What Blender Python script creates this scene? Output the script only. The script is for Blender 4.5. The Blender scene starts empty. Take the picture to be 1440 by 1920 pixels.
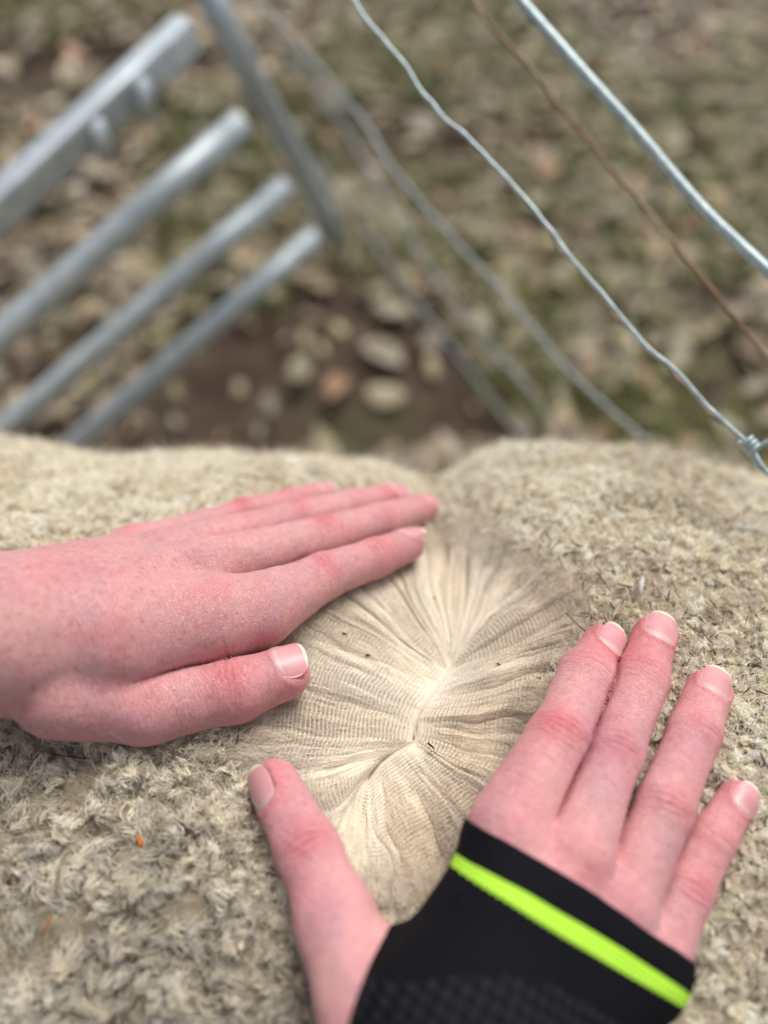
import bpy, math, random
import numpy as np
from mathutils import Vector
D2R = math.radians
rng = np.random.default_rng(7)
random.seed(7)
scn = bpy.context.scene
# ------------------------------------------------------------------ camera
CAMZ, PITCH, FPX = 0.95, D2R(55), 1485.0
cam = bpy.data.cameras.new("camera"); camo = bpy.data.objects.new("camera", cam)
scn.collection.objects.link(camo)
camo.location = (0, 0, CAMZ); camo.rotation_euler = (D2R(90) - PITCH, 0, 0)
cam.sensor_fit = 'VERTICAL'; cam.sensor_height = 36.0; cam.lens = FPX / 1920 * 36.0
cam.clip_start = 0.01; cam.clip_end = 200
cam.dof.use_dof = True; cam.dof.focus_distance = 0.264; cam.dof.aperture_fstop = 3.0
scn.camera = camo
# ------------------------------------------------------------------ light
SUN_EL, SUN_AZ = D2R(58), D2R(28)      # azimuth measured from +Y towards +X
w = bpy.data.worlds.new("World"); scn.world = w; w.use_nodes = True
nt = w.node_tree; bg = nt.nodes['Background']
sky = nt.nodes.new('ShaderNodeTexSky'); sky.sky_type = 'NISHITA'; sky.sun_disc = False
sky.sun_elevation = SUN_EL; sky.sun_rotation = SUN_AZ; sky.dust_density = 3.0; sky.air_density = 1.0
hs = nt.nodes.new('ShaderNodeHueSaturation'); hs.inputs['Saturation'].default_value = 0.35
nt.links.new(sky.outputs[0], hs.inputs['Color']); nt.links.new(hs.outputs[0], bg.inputs[0])
bg.inputs[1].default_value = 0.10
sl = bpy.data.lights.new("sun", 'SUN'); sl.energy = 2.6; sl.angle = D2R(30); sl.color = (1.0, 0.95, 0.88)
so = bpy.data.objects.new("sun", sl); scn.collection.objects.link(so)
sd = Vector((math.sin(SUN_AZ) * math.cos(SUN_EL), math.cos(SUN_AZ) * math.cos(SUN_EL), math.sin(SUN_EL)))
so.rotation_euler = sd.to_track_quat('Z', 'Y').to_euler()
scn.view_settings.view_transform = 'Standard'; scn.view_settings.look = 'None'
scn.view_settings.exposure = 0.28; scn.view_settings.gamma = 1
scn.cycles.max_bounces = 6; scn.cycles.use_denoising = True
try: scn.cycles_curves.shape = 'RIBBONS'
except Exception: pass

# ------------------------------------------------------------------ maths helpers
cp, sp = math.cos(PITCH), math.sin(PITCH)
def ray(px, py):
    a = (np.asarray(px, float) - 720) / FPX; b = -(np.asarray(py, float) - 960) / FPX
    return np.stack([a + 0 * b, cp + b * sp, -sp + b * cp], -1)
def at(px, py, depth): return np.array([0, 0, CAMZ]) + ray(px, py) * depth
def at_z(px, py, z):
    r = ray(px, py); return np.array([0, 0, CAMZ]) + r * ((z - CAMZ) / r[..., 2:3])
def sm(a, b, x):
    t = np.clip((x - a) / (b - a), 0, 1); return t * t * (3 - 2 * t)
def hsh(ix, iy, iz, seed):
    h = (ix.astype(np.int64) * 73856093) ^ (iy.astype(np.int64) * 19349663) ^ (iz.astype(np.int64) * 83492791) ^ (seed * 2654435)
    h = (h ^ (h >> 13)) * 1274126177 & 0xffffffff
    h = (h ^ (h >> 15)) * 2246822519 & 0xffffffff
    return ((h ^ (h >> 13)) & 0xffffff) / float(0xffffff)
def noise(p, s, seed=0):
    """value noise in [-1,1]; p (...,3), s = feature size"""
    q = np.asarray(p, float) / s; i = np.floor(q); f = q - i; f = f * f * (3 - 2 * f); i = i.astype(np.int64)
    out = 0
    for dx in (0, 1):
        for dy in (0, 1):
            for dz in (0, 1):
                wgt = (f[..., 0] if dx else 1 - f[..., 0]) * (f[..., 1] if dy else 1 - f[..., 1]) * (f[..., 2] if dz else 1 - f[..., 2])
                out = out + wgt * hsh(i[..., 0] + dx, i[..., 1] + dy, i[..., 2] + dz, seed)
    return out * 2 - 1
def n2(x, y, s, seed=0):
    return noise(np.stack([x + 0 * y, y + 0 * x, 0 * x + 0 * y + .37], -1), s, seed)
def smin(a, b, k):
    h = np.clip(0.5 + 0.5 * (b - a) / k, 0, 1); return b * (1 - h) + a * h - k * h * (1 - h)
def polydist(x, y, P, closed=False):
    P = np.asarray(P); n = len(P); best = np.full(x.shape, 9.0)
    for i in range(n if closed else n - 1):
        a, b = P[i], P[(i + 1) % n]; d = b - a
        t = np.clip(((x - a[0]) * d[0] + (y - a[1]) * d[1]) / (d @ d + 1e-12), 0, 1)
        best = np.minimum(best, np.hypot(x - a[0] - t * d[0], y - a[1] - t * d[1]))
    return best
def inpoly(x, y, P):
    ins = np.zeros(x.shape, bool); n = len(P)
    for i in range(n):
        x1, y1 = P[i]; x2, y2 = P[(i + 1) % n]
        c = ((y1 > y) != (y2 > y)) & (x < (x2 - x1) * (y - y1) / (y2 - y1 + 1e-15) + x1); ins ^= c
    return ins

# ------------------------------------------------------------------ sheep back as a height field
R0, Y0, ZT = 0.25, 0.079, 0.700
SIL = np.array([(-500, 700), (-200, 770), (0, 828), (60, 838), (125, 862), (220, 868), (300, 860), (420, 856), (600, 866), (700, 878), (760, 900),
                (815, 922), (850, 905), (900, 868), (955, 842), (1050, 842), (1200, 852), (1300, 868), (1440, 908), (1700, 1000), (2000, 1080)], float)
def H(x, y):
    x = np.asarray(x, float); y = np.asarray(y, float)
    yy = np.clip((y - Y0) / R0, -0.999, 0.999)
    z = ZT - R0 + R0 * np.sqrt(1 - yy * yy)
    px = 720 + x / 0.426 * FPX
    d = -(np.interp(px, SIL[:, 0], SIL[:, 1]) - 868) * 0.00046
    z = z + d * sm(0.10, 0.255, y) + 0.0028 * n2(x, y, .035, 3) + 0.002 * n2(x, y, .018, 4)
    return z
def hit(px, py, off=0.0, it=60):
    r = ray(px, py); t = np.full(np.shape(r)[:-1], 0.15)
    off = np.asarray(off, float)
    for _ in range(it):
        p = np.array([0, 0, CAMZ]) + r * t[..., None]
        t = t + np.clip((p[..., 2] - H(p[..., 0], p[..., 1]) - off) * 0.55, -0.02, 0.02)
        t = np.clip(t, .1, .7)
    return np.array([0, 0, CAMZ]) + r * t[..., None]
def depth_of(p): return (p[..., 1] * cp - (p[..., 2] - CAMZ) * sp)

# the parting in the wool: where fibres start (skin line) and where their tips end (rim)
PAIRS = [((850, 1245), (815, 975)), ((845, 1252), (740, 1000)), ((832, 1264), (600, 1100)), ((800, 1303), (510, 1165)), ((782, 1338), (470, 1225)),
         ((774, 1362), (450, 1310)), ((768, 1384), (425, 1380)), ((745, 1395), (455, 1450)), ((715, 1415), (530, 1520)), ((695, 1440), (590, 1600)),
         ((687, 1455), (655, 1680)), ((695, 1460), (725, 1712)), ((715, 1437), (800, 1700)), ((745, 1410), (890, 1640)), ((775, 1393), (960, 1560)),
         ((789, 1378), (1000, 1450)), ((791, 1350), (1035, 1345)), ((806, 1318), (1065, 1260)), ((831, 1287), (1095, 1205)), ((850, 1262), (1120, 1150)),
         ((862, 1247), (1070, 1095)), ((861, 1238), (1000, 1035)), ((856, 1238), (915, 985))]
PD = 0.024
CL = np.array([(690, 1458), (703, 1438), (724, 1420), (741, 1409), (764, 1398), (782, 1386), (776, 1364), (786, 1342), (790, 1322), (809, 1308), (815, 1289), (836, 1272), (846, 1252)], float)
def proj(p):
    best = None
    for a, b in zip(CL[:-1], CL[1:]):
        d = b - a; t = min(1, max(0, ((p - a) @ d) / (d @ d))); q = a + t * d; e = np.hypot(*(q - p))
        if best is None or e < best[0]: best = (e, q)
    return best[1] + (p - best[1]) * .04
S_px = np.array([proj(np.array(p[0], float)) for p in PAIRS]); E_px = np.array([p[1] for p in PAIRS], float)
S3 = hit(S_px[:, 0], S_px[:, 1], -PD); E3 = hit(E_px[:, 0], E_px[:, 1], 0.0)
RIM = E3[:, :2]; LINE = S3[:, :2]
def rval(x, y):
    a = polydist(x, y, LINE, True); b = polydist(x, y, RIM, True); ins = inpoly(x, y, RIM)
    return np.where(ins, a / (a + b + 1e-9), 1.0), np.where(ins, b, -b)

# ------------------------------------------------------------------ object helpers
def link(o, parent=None):
    scn.collection.objects.link(o); o.parent = parent; return o
def tag(o, label=None, cat=None, group=None, kind=None):
    for k, v in (('label', label), ('category', cat), ('group', group), ('kind', kind)):
        if v: o[k] = v
    return o
def empty(name, loc=(0, 0, 0)):
    o = bpy.data.objects.new(name, None); o.location = loc; o.empty_display_size = .05; return link(o)
def mesh(name, V, F, mat, parent=None, smooth=True, col=None, uv=None, extra=None):
    me = bpy.data.meshes.new(name); V = np.asarray(V, np.float32); loc = np.zeros(3)
    if isinstance(F, np.ndarray):
        n, k = F.shape
        me.vertices.add(len(V)); me.vertices.foreach_set('co', V.ravel())
        me.loops.add(n * k); me.loops.foreach_set('vertex_index', F.astype(np.int32).ravel())
        me.polygons.add(n); me.polygons.foreach_set('loop_start', np.arange(0, n * k, k, dtype=np.int32))
        me.update(calc_edges=True)
    else:
        me.from_pydata(V.tolist(), [], F)
    me.polygons.foreach_set('use_smooth', np.full(len(me.polygons), smooth))
    if col is not None:
        a = me.attributes.new('col', 'FLOAT_COLOR', 'POINT')
        c = np.ones((len(V), 4), np.float32); c[:, :3] = np.clip(col, 0, 1); a.data.foreach_set('color', c.ravel())
    if extra is not None:
        a = me.attributes.new('vec', 'FLOAT_VECTOR', 'POINT'); a.data.foreach_set('vector', np.asarray(extra, np.float32).ravel())
    me.update(); me.validate()
    if mat: me.materials.append(mat)
    return link(bpy.data.objects.new(name, me), parent)
def hair(name, P, rad, col, mat, parent=None):
    """P (n,k,3), rad (n,k), col (n,k,3)"""
    n, k, _ = P.shape
    hc = bpy.data.hair_curves.new(name); hc.add_curves([k] * n)
    hc.attributes['position'].data.foreach_set('vector', P.astype(np.float32).ravel())
    a = hc.attributes.get('radius') or hc.attributes.new('radius', 'FLOAT', 'POINT')
    a.data.foreach_set('value', rad.astype(np.float32).ravel())
    a = hc.attributes.new('col', 'FLOAT_COLOR', 'POINT')
    c = np.ones((n, k, 4), np.float32); c[..., :3] = np.clip(col, 0, 1); a.data.foreach_set('color', c.ravel())
    hc.materials.append(mat)
    return link(bpy.data.objects.new(name, hc), parent)
def grid_faces(a, b, wrap=False):
    i = np.arange(a if wrap else a - 1)[:, None]; j = np.arange(b - 1)[None, :]; i2 = (i + 1) % a
    return np.stack([i * b + j, i2 * b + j, i2 * b + j + 1, i * b + j + 1], -1).reshape(-1, 4)
def tube(pts, r, seg=10, cap=True, flat=None):
    """swept tube along pts; r scalar or list; returns V, F(list)"""
    P = np.asarray(pts, float); n = len(P); r = np.broadcast_to(r, (n,))
    T = np.gradient(P, axis=0); T /= np.linalg.norm(T, axis=1)[:, None] + 1e-12
    u = np.cross(T[0], [0, 0, 1.0]); u = np.cross(T[0], [0, 1, 0]) if np.linalg.norm(u) < .05 else u
    V = []
    for i in range(n):
        u = u - T[i] * (u @ T[i]); u /= np.linalg.norm(u); v = np.cross(u, T[i])
        for k in range(seg):
            a = 2 * math.pi * (k + .5) / seg; ca, sa = math.cos(a), math.sin(a)
            if flat:   # rounded box section flat=(halfwidth, halfheight)
                e = .35; ca = math.copysign(abs(ca) ** e, ca) * flat[0]; sa = math.copysign(abs(sa) ** e, sa) * flat[1]
                V.append(P[i] + u * ca + v * sa)
            else: V.append(P[i] + (u * ca + v * sa) * r[i])
    F = [(i * seg + k, i * seg + (k + 1) % seg, (i + 1) * seg + (k + 1) % seg, (i + 1) * seg + k) for i in range(n - 1) for k in range(seg)]
    if cap: F += [tuple(range(seg))[::-1], tuple(range((n - 1) * seg, n * seg))]
    return V, F

# ------------------------------------------------------------------ materials
def material(name, build):
    m = bpy.data.materials.new(name); m.use_nodes = True; nt = m.node_tree
    b = nt.nodes['Principled BSDF']; build(nt, b, lambda t, **k: mk(nt, t, **k), nt.links.new); return m
def mk(nt, t, **k):
    n = nt.nodes.new('ShaderNode' + t)
    for a, v in k.items():
        if a.startswith('_'): n.inputs[a[1:].replace('_', ' ')].default_value = v
        elif a.startswith('i') and a[1:].isdigit(): n.inputs[int(a[1:])].default_value = v
        else: setattr(n, a, v)
    return n
def mth(N, L, op, a, b=None, clamp=False):
    n = N('Math', operation=op); n.use_clamp = clamp
    for i, v in ((0, a), (1, b)):
        if v is None: continue
        if hasattr(v, 'is_output'): L(v, n.inputs[i])
        else: n.inputs[i].default_value = v
    return n.outputs[0]
def mixc(N, L, f, a, b, bt='MIX'):
    n = N('MixRGB', blend_type=bt)
    for i, v in ((0, f), (1, a), (2, b)):
        if hasattr(v, 'is_output'): L(v, n.inputs[i])
        else: n.inputs[i].default_value = v if i == 0 else (*v, 1)
    return n.outputs[0]
def ramp(N, L, src, stops):
    n = N('ValToRGB'); e = n.color_ramp.elements
    while len(e) < len(stops): e.new(.5)
    for el, (p, c) in zip(e, stops): el.position = p; el.color = (*c, 1) if len(c) == 3 else c
    L(src, n.inputs[0]); return n.outputs[0]

def m_wool(nt, b, N, L):
    at_ = N('Attribute', attribute_name='col')
    L(at_.outputs['Color'], b.inputs['Base Color'])
    b.inputs['Roughness'].default_value = .75; b.inputs['Specular IOR Level'].default_value = .25
    b.inputs['Sheen Weight'].default_value = .15
WOOL = material('wool_strand', m_wool)
def m_fleece(nt, b, N, L):
    at_ = N('Attribute', attribute_name='col'); tc = N('TexCoord')
    n1 = N('TexNoise', _Scale=900.0, _Detail=6.0, _Roughness=.7); L(tc.outputs['Object'], n1.inputs['Vector'])
    c = mixc(N, L, .35, at_.outputs['Color'], (.5, .5, .5), 'MULTIPLY'); 
    c = mixc(N, L, ramp(N, L, n1.outputs['Fac'], [(.35, (0, 0, 0)), (.7, (1, 1, 1))]), c, at_.outputs['Color'])
    L(c, b.inputs['Base Color'])
    bp = N('Bump', _Strength=.8, _Distance=.0012); L(n1.outputs['Fac'], bp.inputs['Height']); L(bp.outputs[0], b.inputs['Normal'])
    b.inputs['Roughness'].default_value = .9; b.inputs['Specular IOR Level'].default_value = .1
DULL = material('dull_wire', lambda nt, b, N, L: (b.inputs['Base Color'].__setattr__('default_value', (.30, .34, .35, 1)), b.inputs['Roughness'].__setattr__('default_value', .6)))
FLEECE = material('fleece_surface', m_fleece)
def m_part(nt, b, N, L):
    at_ = N('Attribute', attribute_name='col'); uv = N('Attribute', attribute_name='vec')
    mp = N('Mapping'); mp.inputs['Scale'].default_value = (5200, 420, 1); L(uv.outputs['Vector'], mp.inputs['Vector'])
    n1 = N('TexNoise', _Scale=1.0, _Detail=4.0, _Roughness=.6); L(mp.outputs[0], n1.inputs['Vector'])
    f = ramp(N, L, n1.outputs['Fac'], [(.32, (.70, .67, .63)), (.6, (1.04, 1.03, 1.02))])
    c = mixc(N, L, .8, at_.outputs['Color'], f, 'MULTIPLY'); L(c, b.inputs['Base Color'])
    bp = N('Bump', _Strength=.6, _Distance=.0004); L(n1.outputs['Fac'], bp.inputs['Height']); L(bp.outputs[0], b.inputs['Normal'])
    b.inputs['Roughness'].default_value = .6; b.inputs['Specular IOR Level'].default_value = .25; b.inputs['Sheen Weight'].default_value = .2
    b.inputs['Subsurface Weight'].default_value = .15; b.inputs['Subsurface Radius'].default_value = (1, .8, .6); b.inputs['Subsurface Scale'].default_value = .002
PARTED = material('parted_wool', m_part)
def m_skin(nt, b, N, L):
    at_ = N('Attribute', attribute_name='col'); vv = N('Attribute', attribute_name='vec'); tc = N('TexCoord')
    n1 = N('TexNoise', _Scale=420.0, _Detail=5.0, _Roughness=.65); L(tc.outputs['Object'], n1.inputs['Vector'])
    f = ramp(N, L, n1.outputs['Fac'], [(.3, (.87, .80, .80)), (.7, (1.06, 1.04, 1.04))])
    c = mixc(N, L, .8, at_.outputs['Color'], f, 'MULTIPLY'); L(c, b.inputs['Base Color'])
    # fine skin cells plus transverse lines along vec.x (distance up the hand)
    vo = N('TexVoronoi', feature='DISTANCE_TO_EDGE', _Scale=1100.0); 
    dn = N('TexNoise', _Scale=300.0, _Detail=2.0); L(tc.outputs['Object'], dn.inputs['Vector'])
    va = N('VectorMath', operation='MULTIPLY_ADD'); L(dn.outputs['Color'], va.inputs[0]); va.inputs[1].default_value = (.0012,) * 3; L(tc.outputs['Object'], va.inputs[2])
    L(va.outputs[0], vo.inputs['Vector'])
    cells = ramp(N, L, vo.outputs['Distance'], [(0.0, (0, 0, 0)), (.12, (1, 1, 1))])
    mp = N('Mapping'); mp.inputs['Scale'].default_value = (1700, 160, 160); L(vv.outputs['Vector'], mp.inputs['Vector'])
    n2_ = N('TexNoise', _Scale=1.0, _Detail=3.0, _Roughness=.6, _Distortion=.6); L(mp.outputs[0], n2_.inputs['Vector'])
    h = mth(N, L, 'ADD', mth(N, L, 'MULTIPLY', cells, .45), mth(N, L, 'MULTIPLY', n2_.outputs['Fac'], 1.5))
    bp = N('Bump', _Strength=.85, _Distance=.00055); L(h, bp.inputs['Height']); L(bp.outputs[0], b.inputs['Normal'])
    b.inputs['Roughness'].default_value = .48; b.inputs['Specular IOR Level'].default_value = .38
    b.inputs['Subsurface Weight'].default_value = .2; b.inputs['Subsurface Radius'].default_value = (1, .35, .2); b.inputs['Subsurface Scale'].default_value = .002
SKIN = material('skin', m_skin)
def m_nail(nt, b, N, L):
    at_ = N('Attribute', attribute_name='col'); vv = N('Attribute', attribute_name='vec')
    L(at_.outputs['Color'], b.inputs['Base Color'])
    mp = N('Mapping'); mp.inputs['Scale'].default_value = (9, .6, 1); L(vv.outputs['Vector'], mp.inputs['Vector'])
    n1 = N('TexNoise', _Scale=1.0, _Detail=2.0); L(mp.outputs[0], n1.inputs['Vector'])
    bp = N('Bump', _Strength=.15, _Distance=.0003); L(n1.outputs['Fac'], bp.inputs['Height']); L(bp.outputs[0], b.inputs['Normal'])
    b.inputs['Roughness'].default_value = .38; b.inputs['Subsurface Weight'].default_value = .2
    b.inputs['Subsurface Radius'].default_value = (1, .4, .3); b.inputs['Subsurface Scale'].default_value = .002
NAIL = material('fingernail', m_nail)
def m_sleeve(nt, b, N, L):
    vv = N('Attribute', attribute_name='vec'); sx = N('SeparateXYZ'); L(vv.outputs['Vector'], sx.inputs[0])
    s, t = sx.outputs[0], sx.outputs[1]       # s: metres behind the cuff edge, t: metres along the cuff
    zig = mth(N, L, 'MULTIPLY', mth(N, L, 'PINGPONG', mth(N, L, 'MULTIPLY', t, 1.0), .0010), .55)
    c0 = mth(N, L, 'SUBTRACT', .0098, mth(N, L, 'MULTIPLY', t, .035))
    wdt = mth(N, L, 'ADD', .0027, mth(N, L, 'MULTIPLY', mth(N, L, 'SINE', mth(N, L, 'MULTIPLY', t, 38.0)), .0015))
    lo = mth(N, L, 'GREATER_THAN', s, mth(N, L, 'SUBTRACT', c0, .0002))
    hi = mth(N, L, 'LESS_THAN', s, mth(N, L, 'ADD', mth(N, L, 'ADD', c0, wdt), zig))
    green = mth(N, L, 'MULTIPLY', lo, hi)
    mp = N('Mapping'); mp.inputs['Scale'].default_value = (1.0, 1.0, 0.0); L(vv.outputs['Vector'], mp.inputs['Vector'])
    # fine knit ribs
    wv = N('TexWave', wave_type='BANDS', bands_direction='Y', _Scale=280.0, _Distortion=.3); L(mp.outputs[0], wv.inputs['Vector'])
    wv2 = N('TexWave', wave_type='BANDS', bands_direction='X', _Scale=240.0, _Distortion=.3); L(mp.outputs[0], wv2.inputs['Vector'])
    # staggered mesh panel of raised dots
    pm = N('Mapping'); pm.inputs['Scale'].default_value = (1 / .0030, 1 / .0034, 0); L(vv.outputs['Vector'], pm.inputs['Vector'])
    vo = N('TexVoronoi', feature='F1', _Scale=1.0, _Randomness=.12); L(pm.outputs[0], vo.inputs['Vector'])
    dots = ramp(N, L, vo.outputs['Distance'], [(.22, (1, 1, 1)), (.45, (0, 0, 0))])
    panel = mth(N, L, 'GREATER_THAN', s, mth(N, L, 'ADD', .022, mth(N, L, 'MULTIPLY', mth(N, L, 'POWER', mth(N, L, 'ABSOLUTE', mth(N, L, 'SUBTRACT', t, .045)), 2.0), 9.0)))
    df = mth(N, L, 'MULTIPLY', dots, panel)
    rib = mixc(N, L, wv2.outputs['Fac'], (.0020, .0026, .005), (.0085, .009, .012))  # faint knit highlight painted into the black as lighter ribs
    blk = mixc(N, L, df, rib, (.020, .022, .028))
    spk = N('TexNoise', _Scale=900.0, _Detail=1.0); L(vv.outputs['Vector'], spk.inputs['Vector'])
    spf = ramp(N, L, spk.outputs['Fac'], [(.74, (0, 0, 0)), (.80, (.5, .5, .5))]); blk = mixc(N, L, spf, blk, (.12, .09, .06))
    grn = mixc(N, L, wv.outputs['Fac'], (.34, .66, .045), (.46, .78, .07))
    L(mixc(N, L, green, blk, grn), b.inputs['Base Color'])
    h = mth(N, L, 'ADD', mth(N, L, 'ADD', mth(N, L, 'MULTIPLY', wv.outputs['Fac'], .5), mth(N, L, 'MULTIPLY', wv2.outputs['Fac'], .4)), mth(N, L, 'MULTIPLY', df, 2.0))
    bp = N('Bump', _Strength=.7, _Distance=.0004); L(h, bp.inputs['Height']); L(bp.outputs[0], b.inputs['Normal'])
    b.inputs['Roughness'].default_value = .8; b.inputs['Specular IOR Level'].default_value = .08
SLEEVE = material('stretch_knit', m_sleeve)
def m_galv(nt, b, N, L):
    tc = N('TexCoord'); n1 = N('TexNoise', _Scale=60.0, _Detail=5.0); L(tc.outputs['Object'], n1.inputs['Vector'])
    L(ramp(N, L, n1.outputs['Fac'], [(.3, (.36, .42, .46)), (.7, (.52, .58, .61))]), b.inputs['Base Color'])
    b.inputs['Metallic'].default_value = .45; b.inputs['Roughness'].default_value = .5
GALV = material('galvanised_steel', m_galv)
def m_wire(nt, b, N, L):
    tc = N('TexCoord'); n1 = N('TexNoise', _Scale=260.0, _Detail=4.0); L(tc.outputs['Object'], n1.inputs['Vector'])
    L(ramp(N, L, n1.outputs['Fac'], [(.3, (.30, .38, .40)), (.68, (.48, .57, .58))]), b.inputs['Base Color'])
    b.inputs['Metallic'].default_value = .5; b.inputs['Roughness'].default_value = .5
    bp = N('Bump', _Strength=.3, _Distance=.0004); L(n1.outputs['Fac'], bp.inputs['Height']); L(bp.outputs[0], b.inputs['Normal'])
WIRE = material('galvanised_wire', m_wire)
def m_rust(nt, b, N, L):
    tc = N('TexCoord'); n1 = N('TexNoise', _Scale=45.0, _Detail=6.0, _Roughness=.7); L(tc.outputs['Object'], n1.inputs['Vector'])
    L(ramp(N, L, n1.outputs['Fac'], [(.3, (.13, .05, .035)), (.48, (.26, .18, .11)), (.7, (.38, .34, .26))]), b.inputs['Base Color'])
    b.inputs['Roughness'].default_value = .8
    bp = N('Bump', _Strength=.6, _Distance=.0006); L(n1.outputs['Fac'], bp.inputs['Height']); L(bp.outputs[0], b.inputs['Normal'])
RUST = material('rusted_wire', m_rust)
def m_attr(rough):
    def f(nt, b, N, L):
        at_ = N('Attribute', attribute_name='col'); tc = N('TexCoord'); n1 = N('TexNoise', _Scale=120.0, _Detail=4.0); L(tc.outputs['Object'], n1.inputs['Vector'])
        L(mixc(N, L, .6, at_.outputs['Color'], ramp(N, L, n1.outputs['Fac'], [(.3, (.5, .45, .4)), (.65, (1, 1, 1))]), 'MULTIPLY'), b.inputs['Base Color'])
        b.inputs['Roughness'].default_value = rough
    return f
LEAF = material('dead_leaf', m_attr(.55)); GRASS = material('grass_blade', m_attr(.5)); BITS = material('plant_bits', m_attr(.8))
def m_soil(nt, b, N, L):
    tc = N('TexCoord'); n1 = N('TexNoise', _Scale=2.2, _Detail=7.0, _Roughness=.65); n2_ = N('TexNoise', _Scale=30.0, _Detail=8.0, _Roughness=.7)
    L(tc.outputs['Object'], n1.inputs['Vector']); L(tc.outputs['Object'], n2_.inputs['Vector'])
    a = ramp(N, L, n1.outputs['Fac'], [(.38, (.050, .024, .014)), (.5, (.10, .068, .045)), (.62, (.085, .095, .038))])
    L(mixc(N, L, .7, a, ramp(N, L, n2_.outputs['Fac'], [(.3, (.35, .3, .3)), (.7, (1.5, 1.4, 1.3))]), 'MULTIPLY'), b.inputs['Base Color'])
    bp = N('Bump', _Strength=1.0, _Distance=.02); L(n2_.outputs['Fac'], bp.inputs['Height']); L(bp.outputs[0], b.inputs['Normal'])
    b.inputs['Roughness'].default_value = .9
SOIL = material('soil', m_soil)

# ------------------------------------------------------------------ implicit surfaces
def surface_nets(F, org, h):
    ins = F < 0; nx, ny, nz = F.shape
    c = [ins[i:nx - 1 + i, j:ny - 1 + j, k:nz - 1 + k] for i in (0, 1) for j in (0, 1) for k in (0, 1)]
    cnt = sum(a.astype(np.int8) for a in c); act = (cnt > 0) & (cnt < 8)
    idx = np.argwhere(act); ids = np.full(act.shape, -1, np.int64); ids[act] = np.arange(len(idx))
    acc = np.zeros((len(idx), 3)); num = np.zeros(len(idx))
    co = [(i, j, k) for i in (0, 1) for j in (0, 1) for k in (0, 1)]
    val = {o: F[idx[:, 0] + o[0], idx[:, 1] + o[1], idx[:, 2] + o[2]] for o in co}
    for a in co:
        for ax in range(3):
            if a[ax]: continue
            b2 = list(a); b2[ax] = 1; b2 = tuple(b2); fa, fb = val[a], val[b2]
            m = (fa < 0) != (fb < 0); t = np.where(m, fa / (fa - fb + 1e-20), 0)
            p = np.tile(np.array(a, float), (len(idx), 1)); p[:, ax] += t
            acc[m] += p[m]; num += m
    V = (idx + acc / num[:, None]) * h + org
    Q = []
    for ax in range(3):
        o1, o2 = (ax + 1) % 3, (ax + 2) % 3
        sl_a = [slice(None)] * 3; sl_b = [slice(None)] * 3; sl_a[ax] = slice(0, -1); sl_b[ax] = slice(1, None)
        A = ins[tuple(sl_a)]; B = ins[tuple(sl_b)]; e = np.argwhere(A != B); s = A[tuple(e.T)]
        ok = (e[:, o1] > 0) & (e[:, o2] > 0) & (e[:, o1] < F.shape[o1] - 1) & (e[:, o2] < F.shape[o2] - 1); e, s = e[ok], s[ok]
        q = []
        for d1, d2 in ((0, 0), (1, 0), (1, 1), (0, 1)):
            g = e.copy(); g[:, o1] -= d1; g[:, o2] -= d2; q.append(ids[tuple(g.T)])
        q = np.stack(q, -1); q[~s] = q[~s][:, ::-1]; Q.append(q)
    Q = np.concatenate(Q); Q = Q[:, ::-1] if False else Q
    return V, Q[(Q >= 0).all(1)]
def mesh_sdf(f, lo, hi, h, B=8):
    n = (np.ceil((np.asarray(hi) - lo) / (h * B)).astype(int)) * B
    F = np.full(n + 1, 1.0, np.float32); nb = n // B
    bc = (np.stack(np.meshgrid(*[np.arange(k) for k in nb], indexing='ij'), -1).reshape(-1, 3) + .5) * B * h + lo
    d = f(bc); keep = np.abs(d) < B * h * 1.35
    blk = np.stack(np.meshgrid(*[np.arange(k) for k in nb], indexing='ij'), -1).reshape(-1, 3)
    for b_ in blk[(~keep) & (d < 0)]:
        F[b_[0] * B:b_[0] * B + B + 1, b_[1] * B:b_[1] * B + B + 1, b_[2] * B:b_[2] * B + B + 1] = -1
    loc = np.stack(np.meshgrid(*[np.arange(B + 1)] * 3, indexing='ij'), -1).reshape(-1, 3)
    kb = blk[keep]
    for s in range(0, len(kb), 400):
        g = (kb[s:s + 400, None, :] * B + loc[None]).reshape(-1, 3)
        F[g[:, 0], g[:, 1], g[:, 2]] = f(g * h + lo)
    V, Q = surface_nets(F, lo, h)
    for _ in range(2):
        nrm = grad(f, V); V = V - nrm * np.clip(f(V), -h, h)[:, None] * .9
    return V, Q, grad(f, V)
def grad(f, V, e=2e-4):
    g = np.stack([f(V + [e, 0, 0]) - f(V - [e, 0, 0]), f(V + [0, e, 0]) - f(V - [0, e, 0]), f(V + [0, 0, e]) - f(V - [0, 0, e])], -1)
    return g / (np.linalg.norm(g, axis=1)[:, None] + 1e-12)
def cone(p, a, b, ra, rb):
    d = b - a; t = np.clip(((p - a) @ d) / (d @ d), 0, 1)
    return np.linalg.norm(p - a - t[:, None] * d, axis=1) - (ra + (rb - ra) * (t * t * (3 - 2 * t) * .5 + t * .5))
def chain(p, C, k=.003):
    d = None
    for (a, ra), (b, rb) in zip(C[:-1], C[1:]):
        c = cone(p, a, b, ra, rb); d = c if d is None else smin(d, c, k)
    return d
def joints(lst):
    """(px, py, r_px, extra_lift_mm[, radius scale]) -> [(pos, r)] resting on the fleece"""
    out = []
    for q in lst:
        px, py, r, ex = q[:4]; lift = .01
        for _ in range(5):
            p = hit(px, py, lift); rm = r * float(depth_of(p)) / FPX; lift = rm - .0025 + ex * .001
        out.append((hit(px, py, lift), rm))
    return out
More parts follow.
